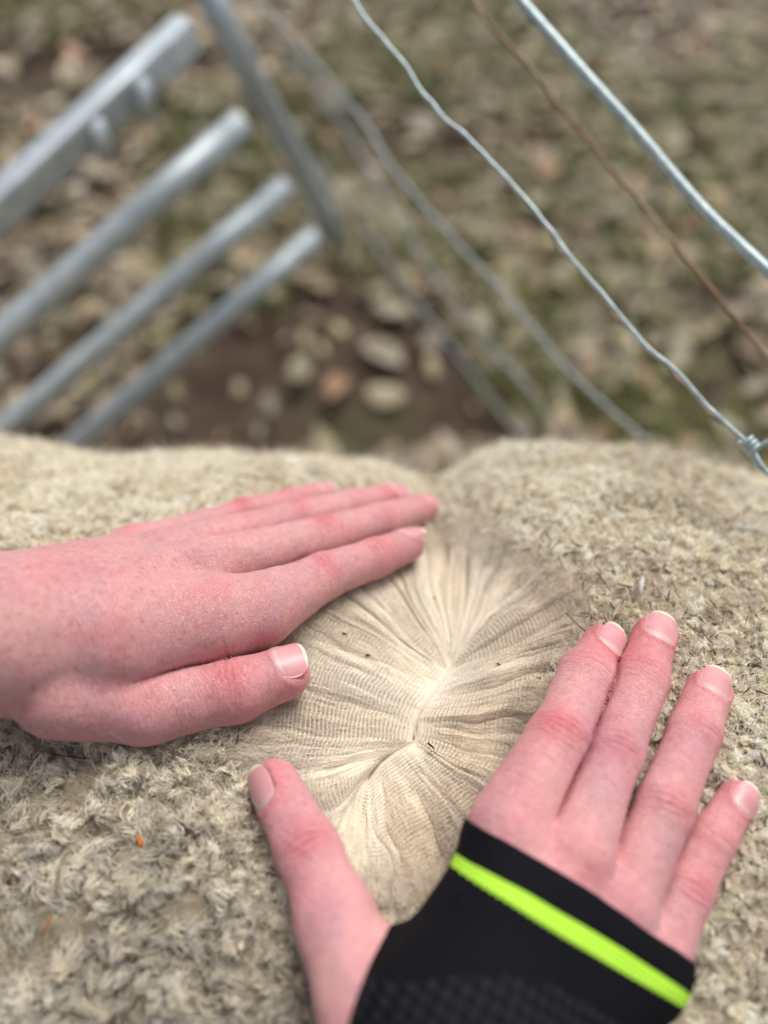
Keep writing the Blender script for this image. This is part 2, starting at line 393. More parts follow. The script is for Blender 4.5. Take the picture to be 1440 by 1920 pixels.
def surf_n(p):
    e = .006; x, y = p[0], p[1]
    n = np.array([-(H(x + e, y) - H(x - e, y)) / (2 * e), -(H(x, y + e) - H(x, y - e)) / (2 * e), 1.0]); return n / np.linalg.norm(n)

class Hand:
    def __init__(s, fingers, palm, kpalm=.010, kf=.0045, thumb_k=.006):
        s.f = {k: joints(v) for k, v in fingers.items()}; s.palm = [joints(c) for c in palm]; s.kp, s.kf, s.kt = kpalm, kf, thumb_k; s.crease = None
    def palm_sdf(s, p):
        d = None
        for c in s.palm:
            e = chain(p, c, .006); d = e if d is None else smin(d, e, s.kp)
        return d
    def sdf(s, p):
        p = np.asarray(p, float); d = s.palm_sdf(p); fd = None
        for k, c in s.f.items():
            if k == 'thumb': continue
            e = chain(p, c, .0022)
            if fd is None: fd = e; sec = np.full(len(e), 1.0)
            else: sec = np.minimum(sec, np.maximum(fd, e)); fd = np.minimum(fd, e)
        seam = .0010 * np.exp(-((sec - fd) / .0014) ** 2)
        d0 = smin(d, fd, s.kf); inner = np.clip((d - fd) / .006, 0, 1)
        d0 = d0 + seam * inner
        th = chain(p, s.f['thumb'], .004); r = smin(d0, th, s.kt)
        if s.crease:
            a = s.crease; t = np.clip(((p - a[0]) @ (a[1] - a[0])) / ((a[1] - a[0]) @ (a[1] - a[0])), 0, 1)
            r = r + .0022 * np.exp(-np.abs(th - d0) / .0009) * np.exp(-np.maximum(0, np.abs(r)) / .01) * sm(0, .45, t)
        return r
    def bounds(s, m=.01):
        P = np.array([q[0] for c in list(s.f.values()) + s.palm for q in c]); r = max(q[1] for c in list(s.f.values()) + s.palm for q in c)
        return P.min(0) - r - m, P.max(0) + r + m

def nail_frame(hd, k, roll=0.0, up=None, along=.0, wid=.78, ln=1.35, dist=None):
    c = hd.f[k]; (a, ra), (b, rb) = c[-2], c[-1]; ax = b - a; ax /= np.linalg.norm(ax)
    n = surf_n(b) if up is None else np.array(up, float); n = n - ax * (n @ ax); n /= np.linalg.norm(n); sd_ = np.cross(ax, n)
    cr, sr = math.cos(roll), math.sin(roll); n, sd_ = n * cr + sd_ * sr, sd_ * cr - n * sr
    return dict(k=k, e=.79 if hd is RH else .80, o=b + ax * along, ax=ax, n=n, s=sd_, r=rb, ra=ra, ab=float(np.linalg.norm(b - a)), w=rb * wid, l=rb * ln)
def build_hand(name, hd, nails, seed, base, freckle, wristpt, tip_red=.5, label=None, h=.0006):
    lo, hi = hd.bounds(); V, Q, Nn = mesh_sdf(hd.sdf, lo, hi, h)
    axis = np.array(hd.f['middle'][1][0]) - wristpt; axis /= np.linalg.norm(axis)
    disp = np.zeros(len(V)); red = np.zeros(len(V))
    col = np.tile(np.array(base), (len(V), 1))
    # broad blotches
    b1 = noise(V, .02, seed); b2 = noise(V, .008, seed + 1); b3 = noise(V, .0022, seed + 2)
    red += .30 * b1 + .26 * b2 + .14 * b3
    disp += .00035 * noise(V, .012, seed + 5) + .00012 * noise(V, .004, seed + 6)
    for k, c in hd.f.items():
        tipp = c[-1][0]; d = np.linalg.norm(V - tipp, axis=1)
        red += tip_red * np.exp(-(d / (c[-1][1] * 2.2)) ** 2)
        js = [len(c) - 3, len(c) - 2] if k != 'thumb' else [len(c) - 2]
        for j in js:
            if j >= len(c) - 1: continue
            P, r = c[j]; ax = c[j + 1][0] - c[j - 1][0]; ax /= np.linalg.norm(ax); up = surf_n(P); up = up - ax * (up @ ax); up /= np.linalg.norm(up)
            sd_ = np.cross(ax, up); q = V - P; u = q @ ax; v = q @ sd_; wz = q @ up
            main = (j == len(c) - 3 or k == 'thumb'); amp = 1.0 if main else .6
            top = sm(-.2, .6, wz / r) * np.exp(-(v / (r * .85)) ** 4)
            wrp = .0006 * noise(V, .004, seed + 9 + j)
            lines = 0
            for (o, a_, cu) in ((-.0034, .6, 60), (-.0014, 1.0, 22), (.0006, .9, -18), (.0028, .7, -60)) if main else ((-.0008, .9, 10), (.001, .7, -15)):
                lines = lines + a_ * np.exp(-((u - o - cu * v * v * .5 + wrp) / .00048) ** 2)
            win = np.exp(-(u / .0055) ** 2) * top
            disp += (-.00070 * amp * lines + .00030) * win
            red += (.62 if main else .3) * np.exp(-(u / .0062) ** 2 - (v / (r * .75)) ** 2) * sm(-.1, .7, wz / r) + .38 * lines * win * amp
    for k, c in hd.f.items():
        if k == 'thumb': continue
        a, b = np.array(hd.palm[0][2][0]), c[0][0]; d_ = b - a; t = np.clip(((V - a) @ d_) / (d_ @ d_), .0, 1.0); nn = surf_n(b); q = V - a - t[:, None] * d_
        lat = np.linalg.norm(q - (q @ nn)[:, None] * nn, axis=1); ton = (q @ nn > 0) * sm(.15, .5, t) * sm(1.0, .97, t * .99)
        disp += .00065 * np.exp(-(lat / .0026) ** 2) * ton
        q = V - b; lat = np.linalg.norm(q - (q @ nn)[:, None] * nn, axis=1); kn = np.exp(-(lat / .0075) ** 2) * (q @ nn > 0)
        disp += .0006 * kn; red += .32 * kn
    vr = np.abs(noise(V * [1, 1, .3], .024, seed + 31)); vein = np.exp(-(vr / .13) ** 2) * sm(.0, .3, Nn[:, 2]) * sm(.11, .05, np.abs((V - wristpt) @ axis - .03))
    disp += .00022 * vein
    # nails
    for nf in nails:
        q = V - nf['o']; u = q @ nf['ax']; v = q @ nf['s']; wz = q @ nf['n']
        ll = nf['l']; rho = np.sqrt(np.clip(np.abs(v) / nf['w'], 0, 3) ** 2.6 + np.clip(np.abs(u - ll * .12) / ll, 0, 3) ** 2.6 + 1e-9)
        upm = sm(.0, .45, wz / nf['r']) * sm(.0016, .0004, chain(V, hd.f[nf['k']], .0022)); prox = sm(ll * .75, ll * .35, u)
        disp += upm * (.00032 * np.exp(-((rho - 1.17) / .13) ** 2) * prox - .0010 * sm(1.05, .8, rho))
        red += .18 * upm * np.exp(-((rho - 1.2) / .2) ** 2) * prox
    V = V + Nn * disp[:, None]
    # colour
    up = np.clip(red, -.8, 1.3)
    pink = np.array([.72, .20, .225]); pale = np.array([.82, .57, .48])
    col = np.where((up > 0)[:, None], col + (pink - col) * np.clip(up, 0, 1)[:, None] * .85, col + (pale - col) * np.clip(-up, 0, 1)[:, None] * .6)
    cool = np.clip(noise(V, .016, seed + 20) - .15, 0, 1)[:, None] * .45
    col = col + (np.array([.52, .30, .38]) - col) * cool
    col = col + (np.array([.50, .34, .40]) - col) * (vein * .20)[:, None]
    if freckle:
        up_i = np.nonzero(Nn[:, 2] > .1)[0]; fr = V[rng.choice(up_i, 4000)]
        along = (fr - wristpt) @ axis
        keep = rng.random(len(fr)) < np.interp(along, [-.03, .0, .09, .14], [.40, .36, .16, .02]) * freckle; fr = fr[keep]; fr = fr[:900]
        fm = np.zeros(len(V))
        for p in fr:
            rr = rng.uniform(.0004, .0008); m = (np.abs(V - p) < rr * 2.5).all(1)
            fm[m] = np.maximum(fm[m], rng.uniform(.15, .55) * np.exp(-(np.linalg.norm(V[m] - p, axis=1) / rr) ** 2))
        col = col + (np.array([.47, .16, .09]) - col) * fm[:, None]
    q = V - wristpt; u = q @ axis; sdv = np.cross(axis, [0, 0, 1.]); ext = np.stack([u, q @ sdv, q[:, 2]], -1)
    root = mesh(name, V - base_loc(hd), Q, SKIN, None, col=col, extra=ext); root.location = base_loc(hd)
    for nf in nails:
        make_nail(nf, root, base_loc(hd))
    print(name, len(V)); return root
def base_loc(hd):
    return np.array(hd.palm[0][0][0]) * [1, 1, 1] - [0, 0, hd.palm[0][0][1]]
def make_nail(nf, parent, org, na=26, nb=30):
    a = np.linspace(-1, 1, na); b = np.linspace(-1, 1, nb); A, B_ = np.meshgrid(a, b, indexing='ij')
    # superellipse mapping of the square, squarer at the base, round free edge
    X = A * np.sqrt(1 - .42 * B_ ** 2 * np.where(B_ < 0, .8, 1.0)); Y = B_ * np.sqrt(1 - .42 * A ** 2)
    w_, l_, r = nf['w'], nf['l'], nf['r']
    u = Y * l_ + l_ * .12; Rn = r * 1.0; ang = X * w_ / Rn * 1.05
    rad = Rn + np.clip(-u, 0, None) * (nf['ra'] - r) / nf['ab'] + .00012
    drop = .045 * (np.clip(u + l_ * .3, 0, None)) ** 2 / r * 3.0
    rise = .0
    P = nf['o'] + u[..., None] * nf['ax'] + (rad * np.sin(ang))[..., None] * nf['s'] + (rad * np.cos(ang) - drop + rise)[..., None] * nf['n']
    rho = np.maximum(np.abs(A), np.abs(B_))
    P = P - nf['n'] * (.00035 * sm(.9, 1.0, rho) * (B_ < .6))[..., None]
    under = P - nf['n'] * .00045
    V = np.concatenate([P.reshape(-1, 3), under.reshape(-1, 3)]); F = grid_faces(na, nb); n = na * nb
    F2 = F[:, ::-1] + n
    rimi = [i * nb for i in range(na)] + [(na - 1) * nb + j for j in range(1, nb)] + [i * nb + nb - 1 for i in range(na - 2, -1, -1)] + [j for j in range(nb - 2, 0, -1)]
    rimi = np.array(rimi); F3 = np.stack([rimi, np.roll(rimi, -1), np.roll(rimi, -1) + n, rimi + n], -1)
    edge = sm(nf['e'] - .03, nf['e'] + .03, Y + .10 * X * X); lun = sm(-.58, -.78, Y - .10 * X * X) * .6
    c = np.array([.64, .30, .32]) + 0 * P; c = c * (1 + .10 * noise(P, .004, 3))[..., None]; c = c + (np.array([.76, .68, .54]) - c) * edge[..., None]; c = c + (np.array([.68, .47, .46]) - c) * lun[..., None]
    c = c * (1 + .08 * noise(P, .003, 5))[..., None]
    col = np.concatenate([c.reshape(-1, 3)] * 2); ex = np.stack([A, B_, 0 * A], -1).reshape(-1, 3)
    mesh('fingernail', V - org, np.concatenate([F, F2, F3]), NAIL, parent, col=col, extra=np.concatenate([ex, ex]))

# ------------------------------------------------------------------ hands
LH = Hand({
    'index': [(395, 1163, 82, 4), (482, 1144, 70, 3), (603, 1082, 44, 2), (702, 1047, 37, 1), (763, 1022, 32, 0)],
    'middle': [(375, 1070, 56, 5), (603, 1010, 42, 3), (712, 978, 35, 1), (790, 956, 30, 0)],
    'ring': [(310, 1042, 48, 3), (560, 973, 36, 2), (660, 949, 31, 1), (734, 933, 27, 0)],
    'pinky': [(255, 1028, 40, 0), (455, 968, 31, 0), (540, 944, 26, 0), (602, 927, 22, -1)],
    'thumb': [(120, 1290, 96, 3), (275, 1324, 68, 0), (440, 1294, 58, 0), (532, 1263, 50, 0)]},
   [[(-500, 1170, 150, 22), (-150, 1185, 148, 14), (10, 1190, 140, 8)],
    [(10, 1190, 140, 8), (200, 1190, 112, 6), (395, 1163, 82, 4)],
    [(10, 1170, 120, 8), (200, 1120, 90, 6), (375, 1070, 56, 5)],
    [(10, 1150, 100, 6), (180, 1095, 76, 4), (310, 1042, 48, 3)],
    [(10, 1140, 95, 2), (255, 1028, 40, 0)]], kpalm=.008, thumb_k=.003)
LH.crease = (hit(235, 1310, .012), hit(400, 1240, .010))
RH = Hand({
    'index': [(955, 1545, 74, 3), (1048, 1385, 58, 2), (1101, 1268, 53, 1), (1130, 1212, 40, 0)],
    'middle': [(1085, 1590, 66, 3), (1153, 1412, 52, 2), (1203, 1270, 49, 1), (1227, 1195, 42, 0)],
    'ring': [(1165, 1690, 64, 3), (1243, 1515, 54, 2), (1300, 1378, 48, 1), (1328, 1296, 42, 0)],
    'pinky': [(1225, 1810, 58, 1), (1287, 1668, 46, 1), (1336, 1573, 41, 0), (1382, 1500, 36, 0)],
    'thumb': [(700, 1900, 105, 8), (628, 1725, 74, 2), (578, 1595, 57, 0), (515, 1472, 47, 0)]},
   [[(760, 2500, 190, 22), (800, 2150, 165, 18), (840, 1990, 160, 14)],
    [(820, 1960, 140, 12), (950, 1590, 74, 4)],
    [(860, 1960, 140, 12), (1070, 1630, 68, 4)],
    [(900, 1980, 130, 11), (1155, 1720, 66, 3)],
    [(920, 2010, 120, 8), (1220, 1820, 58, 1)],
    [(780, 2000, 130, 8), (720, 1850, 90, 4)]], kpalm=.009)
CAM = np.array([0, 0, CAMZ])
for nm, hh_ in (('L', LH), ('R', RH)):
    for k, c in hh_.f.items(): print(nm, k, [round(float(depth_of(p)) - r, 3) for p, r in c])
    print(nm, 'palm', [[round(float(depth_of(p)) - r, 3) for p, r in c] for c in hh_.palm])
print('line', depth_of(S3)[:12], 'rim', depth_of(E3)[:12])
lw = LH.palm[0][2][0]; rw = RH.palm[0][2][0]
n_l = [nail_frame(LH, k, roll=ro, wid=wi, ln=li, along=al) for k, ro, wi, li, al in
       (('index', -.30, .78, 1.05, .0014), ('middle', .0, .78, 1.05, .0016), ('ring', .15, .78, 1.1, .0016), ('pinky', .25, .78, 1.1, .0016))]
for nf in n_l: nf['e'] = .60
n_l.append(nail_frame(LH, 'thumb', roll=-.04, wid=.80, ln=.62, along=.0020))
n_r = [nail_frame(RH, k, roll=ro, wid=wi, ln=li, along=al) for k, ro, wi, li, al in
       (('index', .42, .70, .98, -.0004), ('middle', .18, .74, .92, -.0006), ('ring', .12, .74, .90, -.0006), ('pinky', .22, .72, .88, -.0004))]
n_r.append(nail_frame(RH, 'thumb', roll=-.75, wid=.74, ln=.90, along=-.0008))
left = build_hand('hand', LH, n_l, 11, (.76, .39, .395), 1.0, lw, tip_red=.5)
tag(left, 'bare freckled left hand lying flat on the fleece, fingers pointing right', 'hand', 'hands parting the wool')
right = build_hand('hand', RH, n_r, 51, (.83, .42, .43), 0.0, rw, tip_red=.6)
tag(right, 'right hand in a black sleeve with lime stripe, fingers spread on the fleece', 'hand', 'hands parting the wool')

# sleeve over the right palm and forearm
e1 = hit(880, 1536, .016); e2 = hit(1296, 1812, .012); tdir = e2 - e1; tdir /= np.linalg.norm(tdir)
upn = surf_n((e1 + e2) / 2); snorm = np.cross(tdir, upn); snorm /= np.linalg.norm(snorm)
if snorm @ (np.array(RH.f['middle'][1][0]) - e1) > 0: snorm = -snorm       # points back to the wrist
SL = [joints(c) for c in (
    [(760, 2500, 200, 20), (800, 2150, 178, 17), (850, 1980, 168, 14)],
    [(850, 1980, 160, 13), (940, 1750, 116, 8), (960, 1575, 86, 4), (985, 1500, 80, 3)],
    [(850, 1980, 150, 13), (1060, 1690, 80, 5), (1100, 1600, 74, 4)],
    [(900, 1990, 150, 11), (1150, 1770, 76, 4), (1190, 1690, 68, 3)],
    [(920, 2020, 130, 8), (1205, 1840, 66, 2), (1250, 1760, 60, 1)])]
thm = joints([(690, 1925, 92, 6), (640, 1725, 76, 2), (578, 1595, 57, 0)])
def sleeve_sdf(p):
    d = None
    for c in SL:
        e = chain(p, c, .006); d = e if d is None else smin(d, e, .012)
    d = smin(d, RH.palm_sdf(p) - .0014, .004)
    s = (p - e1) @ snorm; bow = .0022 * np.sin(np.clip((p - e1) @ tdir / .085, 0, 1) * math.pi)
    d = -smin(-d, (s + bow), .0012)
    th = chain(p, thm, .004) - .0004
    return -smin(-d, th, .0015)
lo = np.min([q[0] for c in SL for q in c], 0) - .05; hi = np.max([q[0] for c in SL for q in c], 0) + .03
V, Q, Nn = mesh_sdf(sleeve_sdf, lo, hi, .0008)
s_ = (V - e1) @ snorm + .0022 * np.sin(np.clip((V - e1) @ tdir / .085, 0, 1) * math.pi); t_ = (V - e1) @ tdir
V = V + Nn * (.0004 * noise(V, .009, 77) + .0011 * noise(V * [1, 1, 1], .024, 78) + .0003 * np.exp(-((s_ - .0045) / .004) ** 2) - .00022 * np.exp(-((s_ - .0082) / .0006) ** 2))[:, None]
mesh('sleeve', V - np.array(right.location), Q, SLEEVE, right, extra=np.stack([s_, t_, 0 * s_], -1))
print('sleeve', len(V))

# ------------------------------------------------------------------ sheep
sheep = empty('sheep', (0, Y0, 0)); SO = np.array([0, Y0, 0.0])
tag(sheep, 'cream woolled sheep with its fleece parted open between the two hands', 'sheep')
def body_sdf(p):
    q = (p - [0, Y0, ZT - R0 - .0]) / [1, 1, 1]
    a = np.array([-.38, Y0, ZT - R0]); b = np.array([.38, Y0, ZT - R0 + .01]); d = cone(p, a, b, .215, .225)
    d = smin(d, cone(p, np.array([.45, Y0, .52]), np.array([.72, Y0 - .02, .74]), .15, .09), .06)
    d = smin(d, cone(p, np.array([.72, Y0 - .02, .76]), np.array([.86, Y0 - .05, .66]), .075, .042), .03)
    for ys in (-1, 1):
        d = smin(d, cone(p, np.array([.73, Y0 - .02 + ys * .06, .80]), np.array([.70, Y0 - .02 + ys * .13, .77]), .018, .012), .01)
        for xs in (-.42, .40):
            kb = .03 if xs < 0 else -.015
            up_ = np.array([xs, Y0 + ys * .11, .33]); kn = np.array([xs - kb, Y0 + ys * .115, .19]); ft = np.array([xs, Y0 + ys * .115, .03])
            d = smin(d, cone(p, up_, kn, .07, .028), .04); d = smin(d, cone(p, kn, ft, .024, .022), .01)
            d = smin(d, cone(p, ft, ft + [.02, 0, -.01], .024, .02), .01)
    return d
lo = np.array([-.68, Y0 - .30, -.01]); hi = np.array([.95, Y0 + .30, .90])
V, Q, Nn = mesh_sdf(body_sdf, lo, hi, .012, B=4)
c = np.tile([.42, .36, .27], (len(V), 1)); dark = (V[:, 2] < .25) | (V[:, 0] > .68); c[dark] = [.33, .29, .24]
V[:, 2] = np.maximum(V[:, 2], 0.0)
mesh('body', V - SO, Q, FLEECE, sheep, col=c)
# fleece coat: fine grid where the photo shows it
def spaced(segs):
    out = []
    for a, b, d in segs: out.append(np.arange(a, b, d))
    return np.concatenate(out + [[segs[-1][1]]])
xs = spaced([(-.60, -.28, .012), (-.28, -.24, .003), (-.24, .25, .0008), (.25, .30, .003), (.30, .60, .012)])
ph0, ph1 = math.asin((-.055 - Y0) / R0), D2R(66)
ph = spaced([(-math.pi, ph0 - .1, .06), (ph0 - .1, ph0, .012), (ph0, ph1, .0008 / R0), (ph1, ph1 + .15, .012), (ph1 + .15, math.pi - .03, .06)])
X, PH = np.meshgrid(xs, ph, indexing='ij')
taper = np.sqrt(np.clip(1 - (np.clip(np.abs(X) - .30, 0, None) / .305) ** 2.2, 1e-4, 1))
Y = Y0 + R0 * np.sin(PH); Zc = ZT - R0
zb = Zc + R0 * np.cos(PH) * np.where(np.abs(PH) > math.pi / 2, .82, 1)
top = np.abs(PH) < D2R(72)
zH = np.where(top, H(X, np.clip(Y, Y0 - .24, Y0 + .24)), zb); bl = sm(D2R(72), D2R(60), np.abs(PH))
Z = zb + (zH - zb) * bl
rr, sdst = np.ones_like(X), np.full_like(X, -1.0)
bx = (X > RIM[:, 0].min() - .02) & (X < RIM[:, 0].max() + .02) & (Y > RIM[:, 1].min() - .02) & (Y < RIM[:, 1].max() + .02) & top
r_, sd_ = rval(X[bx], Y[bx]); rr[bx] = r_; sdst[bx] = sd_
Z = Z - np.where(sdst > 0, PD * (1 - rr) ** 1.5 + .006 * sm(0, .008, sdst), 0)
Y = Y0 + (Y - Y0) * taper; Z = Zc + (Z - Zc) * taper
P = np.stack([X, Y, Z], -1)
fine = top & (np.abs(X) < .27)
lump = np.zeros_like(X); Pf = P[fine]
lump[fine] = .0016 * noise(Pf, .0055, 31) + .0010 * noise(Pf, .0026, 32) + .0005 * noise(Pf, .0013, 33)
nx = 0 * X; ny = np.sin(PH); nz = np.cos(PH)
P = P + np.stack([nx, ny, nz], -1) * (lump - .0012)[..., None]
def wool_tone(p):
    """colour fields of the outer wool (dirt patches, greyer flank): returns base cream colour (…,3)"""
    a = noise(p, .045, 61) * .6 + noise(p, .015, 62) * .4
    grey = sm(.04, -.09, p[..., 0] + .5 * (p[..., 1] - .05)) * sm(.15, .02, p[..., 1])     # greyer, darker flank towards the tail side
    cream = np.array([.98, .885, .715]); dirt = np.array([.56, .47, .35]); gr = np.array([.50, .46, .385])
    c = cream + (dirt - cream) * np.clip(.12 + .55 * a, 0, 1)[..., None]
    return c + (gr - c) * (grey * .75)[..., None]
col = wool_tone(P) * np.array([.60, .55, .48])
mesh('fleece', P.reshape(-1, 3) - SO, grid_faces(len(xs), len(ph)), FLEECE, sheep, col=col.reshape(-1, 3))
print('fleece', P.shape)

# parted wool: grid that follows the fibres from skin line to tips
NT, NR = 1500, 230
K = len(PAIRS)
def cr(P, t):
    i = np.floor(t).astype(int); f = (t - i)[:, None]; p0, p1, p2, p3 = (P[(i + k) % K] for k in (-1, 0, 1, 2))
    return .5 * ((2 * p1) + (-p0 + p2) * f + (2 * p0 - 5 * p1 + 4 * p2 - p3) * f ** 2 + (-p0 + 3 * p1 - 3 * p2 + p3) * f ** 3)
tt = np.linspace(0, K, 4001); Ex = cr(E3, tt); cum = np.concatenate([[0], np.cumsum(np.linalg.norm(np.diff(Ex[:, :2], axis=0), axis=1))])
TOT = cum[-1]; sarc = np.arange(NT) * TOT / NT; tpar = np.interp(sarc, cum, tt)
Sx = cr(S3, tpar)[:, :2]; i0 = np.floor(tpar).astype(int) % K; f0 = (tpar - np.floor(tpar))[:, None]
Sx = (S3[i0] * (1 - f0) + S3[(i0 + 1) % K] * f0)[:, :2]; Exy = cr(E3, tpar)[:, :2]
an_ = 2 * math.pi * sarc / TOT; cy_ = np.stack([np.cos(an_), np.sin(an_), 0 * an_], -1) * TOT / (2 * math.pi)
jg = .045 * noise(cy_, .014, 64) + .05 * noise(cy_, .005, 65) + .035 * noise(cy_, .0018, 66); Exy = Exy + (Exy - Sx) * jg[:, None]
r1 = np.linspace(0, 1.09, NR); RR = np.tile(r1, (NT, 1)); SS = np.tile(sarc[:, None], (1, NR))
XY = Sx[:, None] + (Exy - Sx)[:, None] * RR[..., None]
ang = 2 * math.pi * SS / TOT
cyc = np.stack([np.cos(ang), np.sin(ang)], -1) * TOT / (2 * math.pi)           # periodic coordinate in metres
perp = np.stack([-(Exy - Sx)[:, 1], (Exy - Sx)[:, 0]], -1); perp /= np.linalg.norm(perp, axis=1)[:, None]
ncoord = np.concatenate([cyc, (RR * .05)[..., None]], -1)
XY = XY + perp[:, None] * (.0028 * noise(ncoord, .02, 71) * np.sin(np.clip(RR, 0, 1) * math.pi))[..., None]
Lr = np.linalg.norm(Exy - Sx, axis=1)[:, None] * RR * 1.12
Zp = H(XY[..., 0], XY[..., 1]) - PD * np.clip(1 - RR, 0, 1) ** 1.5 + .0008 * sm(.7, .95, RR) - .006 * sm(.98, 1.09, RR)
# staples
bnd = [0.0]
while bnd[-1] < TOT - .006: bnd.append(bnd[-1] + random.choice([.005, .008, .011, .014, .018]) * random.uniform(.8, 1.2))
bnd[-1] = TOT; bnd = np.array(bnd); nst = len(bnd) - 1
sw = (SS + .0032 * noise(ncoord, .012, 72) + .0008 * noise(ncoord, .004, 73)) % TOT
st = np.clip(np.searchsorted(bnd, sw, side='right') - 1, 0, nst - 1); uu = (sw - bnd[st]) / (bnd[st + 1] - bnd[st]); wst = (bnd[st + 1] - bnd[st])
amp = rng.uniform(.3, 1.1, nst)[st] * np.minimum(wst, .010) * .14
dome = np.sin(np.clip(uu, 0, 1) * math.pi) ** .8
g = sm(.0, .55, RR) * .85 + .15 * sm(0, .08, RR)
Zd = (amp * dome - .0011) * g * 1.6
Zd += (.0034 * noise(ncoord, .018, 74) + .0004 * noise(ncoord, .007, 75)) * g
# sub-folds inside a staple
Zd += -.00012 * g * np.abs(noise(np.concatenate([cyc, (RR * .006)[..., None]], -1), .0018, 76)) ** .7
# crimp
phs = rng.uniform(-1.8, 1.8, nst)[st] * sm(.1, .5, RR) + 2.4 * noise(ncoord, .006, 77) + .9 * noise(ncoord, .0022, 87)
lam = .00155
crimp = np.sin(2 * math.pi * Lr / lam + phs)
cm = np.clip(.6 + .8 * noise(ncoord, .013, 78) + .4 * noise(ncoord, .004, 88), .05, 1.0) * sm(1.0, .72, RR) * sm(0, .05, RR)
Zd += .00042 * crimp * cm
fib = noise(np.stack([cyc[..., 0] * 40, cyc[..., 1] * 40, Lr * 2.2], -1), .012, 79)
Zd += .00014 * fib * sm(.1, .5, RR)
fuzz = noise(np.stack([XY[..., 0], XY[..., 1], Zp], -1), .0015, 80)
Zd += .0005 * fuzz * sm(.62, 1.0, RR) + .0011 * noise(np.stack([XY[..., 0], XY[..., 1], Zp], -1), .005, 83) * sm(.55, .95, RR)
Pp = np.concatenate([XY, (Zp + Zd)[..., None]], -1)
dirt = np.clip(sm(.28, 1.0, RR) * (.75 + .5 * rng.uniform(-1, 1, nst)[st]) + .35 * noise(ncoord, .014, 81) * sm(.2, .6, RR), 0, 1)
cream = np.array([.93, .86, .73]); tan = np.array([.82, .69, .51]); brn = np.array([.56, .46, .345])
tn = np.clip(.25 + .75 * rng.random(nst)[st] * sm(.0, .5, RR) + .3 * noise(ncoord, .02, 82), 0, 1)[..., None]
side = sm(-.004, .02, (XY[..., 0] - .012) - .55 * (XY[..., 1] - .085))[..., None] * .45
colp = cream + (tan - cream) * np.clip(tn * .75 + side, 0, 1); colp = colp + (brn - colp) * (dirt * .72)[..., None]
colp = colp * (1 - .15 * (1 - crimp) * cm)[..., None]  # crimp troughs darkened in the colour, painted shade on top of the relief
colp = colp * (1 - .07 * np.clip(1 - dome, 0, 1) * g)[..., None]  # painted shade in the creases between staples
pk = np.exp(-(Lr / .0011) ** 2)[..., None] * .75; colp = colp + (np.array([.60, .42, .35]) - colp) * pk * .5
mesh('parted_wool', Pp.reshape(-1, 3) - SO, grid_faces(NT, NR, True)[:, ::-1], PARTED, sheep, col=colp.reshape(-1, 3), extra=np.stack([SS, Lr, 0 * SS], -1).reshape(-1, 3))

P = hit(CL[:, 0], CL[:, 1], -PD); P = P - np.array([0, 0, .0013]); v, f = tube(P, .0012, 12)
mesh('skin', np.array(v) - SO, f, PARTED, sheep, col=np.tile([.62, .47, .39], (len(v), 1)), extra=np.zeros((len(v), 3)))
def in_hands(p):
    out = np.zeros(len(p), bool)
    for f, (lo, hi) in ((LH.sdf, LH.bounds(0)), (RH.sdf, RH.bounds(0)), (sleeve_sdf, RH.bounds(.01))):
        m = ((p > lo) & (p < hi)).all(1)
        if m.any(): out[np.nonzero(m)[0]] |= f(p[m]) < .0004
    return out
# fine fibres over the parted wool
nf, kp = 30000, 9
si = rng.integers(0, NT, nf); ra = rng.beta(1.6, 1.1, nf) * .95; dl = rng.uniform(.08, .26, nf); q = np.linspace(0, 1, kp)
rj = np.clip(ra[:, None] + dl[:, None] * q, 0, 1.05); drift = rng.normal(0, 1, nf)[:, None] * q * NT * .006 * (.3 + ra[:, None] * 1.6)
ii = np.round(si[:, None] + drift).astype(int) % NT; jj = np.clip((rj / 1.09 * (NR - 1)), 0, NR - 2); j0 = jj.astype(int); fj = (jj - j0)[..., None]
FP = Pp[ii, j0] * (1 - fj) + Pp[ii, j0 + 1] * fj; fc = colp[ii, j0]
lift = rng.uniform(.00005, .0005, nf)[:, None] * np.sin(q * math.pi * .9 + .1) * (.4 + 2.2 * sm(.5, 1, ra)[:, None])
FP[..., 2] += lift; wob = rng.normal(0, .00010, (nf, kp, 3)) * sm(.3, 1, ra)[:, None, None]; FP += wob
fly = sm(.72, 1, ra)[:, None, None] * rng.normal(0, .0022, (nf, 1, 3)) * (q ** 1.5)[None, :, None]; FP += fly
fc = fc * rng.uniform(.75, 1.2, nf)[:, None, None] * .9 + .09
hair('wool_fibres', FP - SO, np.full((nf, kp), .00006) * (1 - .5 * q), fc, WOOL, sheep)

nf, kp = 9000, 8; q = np.linspace(0, 1, kp); si = rng.integers(0, NT, nf); rj = rng.uniform(.72, 1.02, nf); jj = (rj / 1.09 * (NR - 1)).astype(int)
b0 = Pp[si, jj]; od = np.concatenate([(Exy - Sx)[si], np.full((nf, 1), .006)], 1); od /= np.linalg.norm(od, axis=1)[:, None]
od = od + rng.normal(0, .55, (nf, 3)); bend = rng.normal(0, .8, (nf, 3)); LL = rng.uniform(.002, .006, nf)[:, None]
FP = np.stack([b0 + LL * (od * t + bend * t * t * .7) + [0, 0, .0006] for t in q], 1); bad = in_hands(FP[:, -1]) | in_hands(FP[:, 3]); FP = FP[~bad]
fc = colp[si, jj][~bad]; fc = np.repeat((fc * .8 + .16 * np.array([1, .95, .85]))[:, None], kp, 1) * rng.uniform(.7, 1.2, (len(FP), 1, 1))
hair('wool_fringe', FP - SO, np.full(FP.shape[:2], .000055) * (1 - .5 * q), fc, WOOL, sheep)

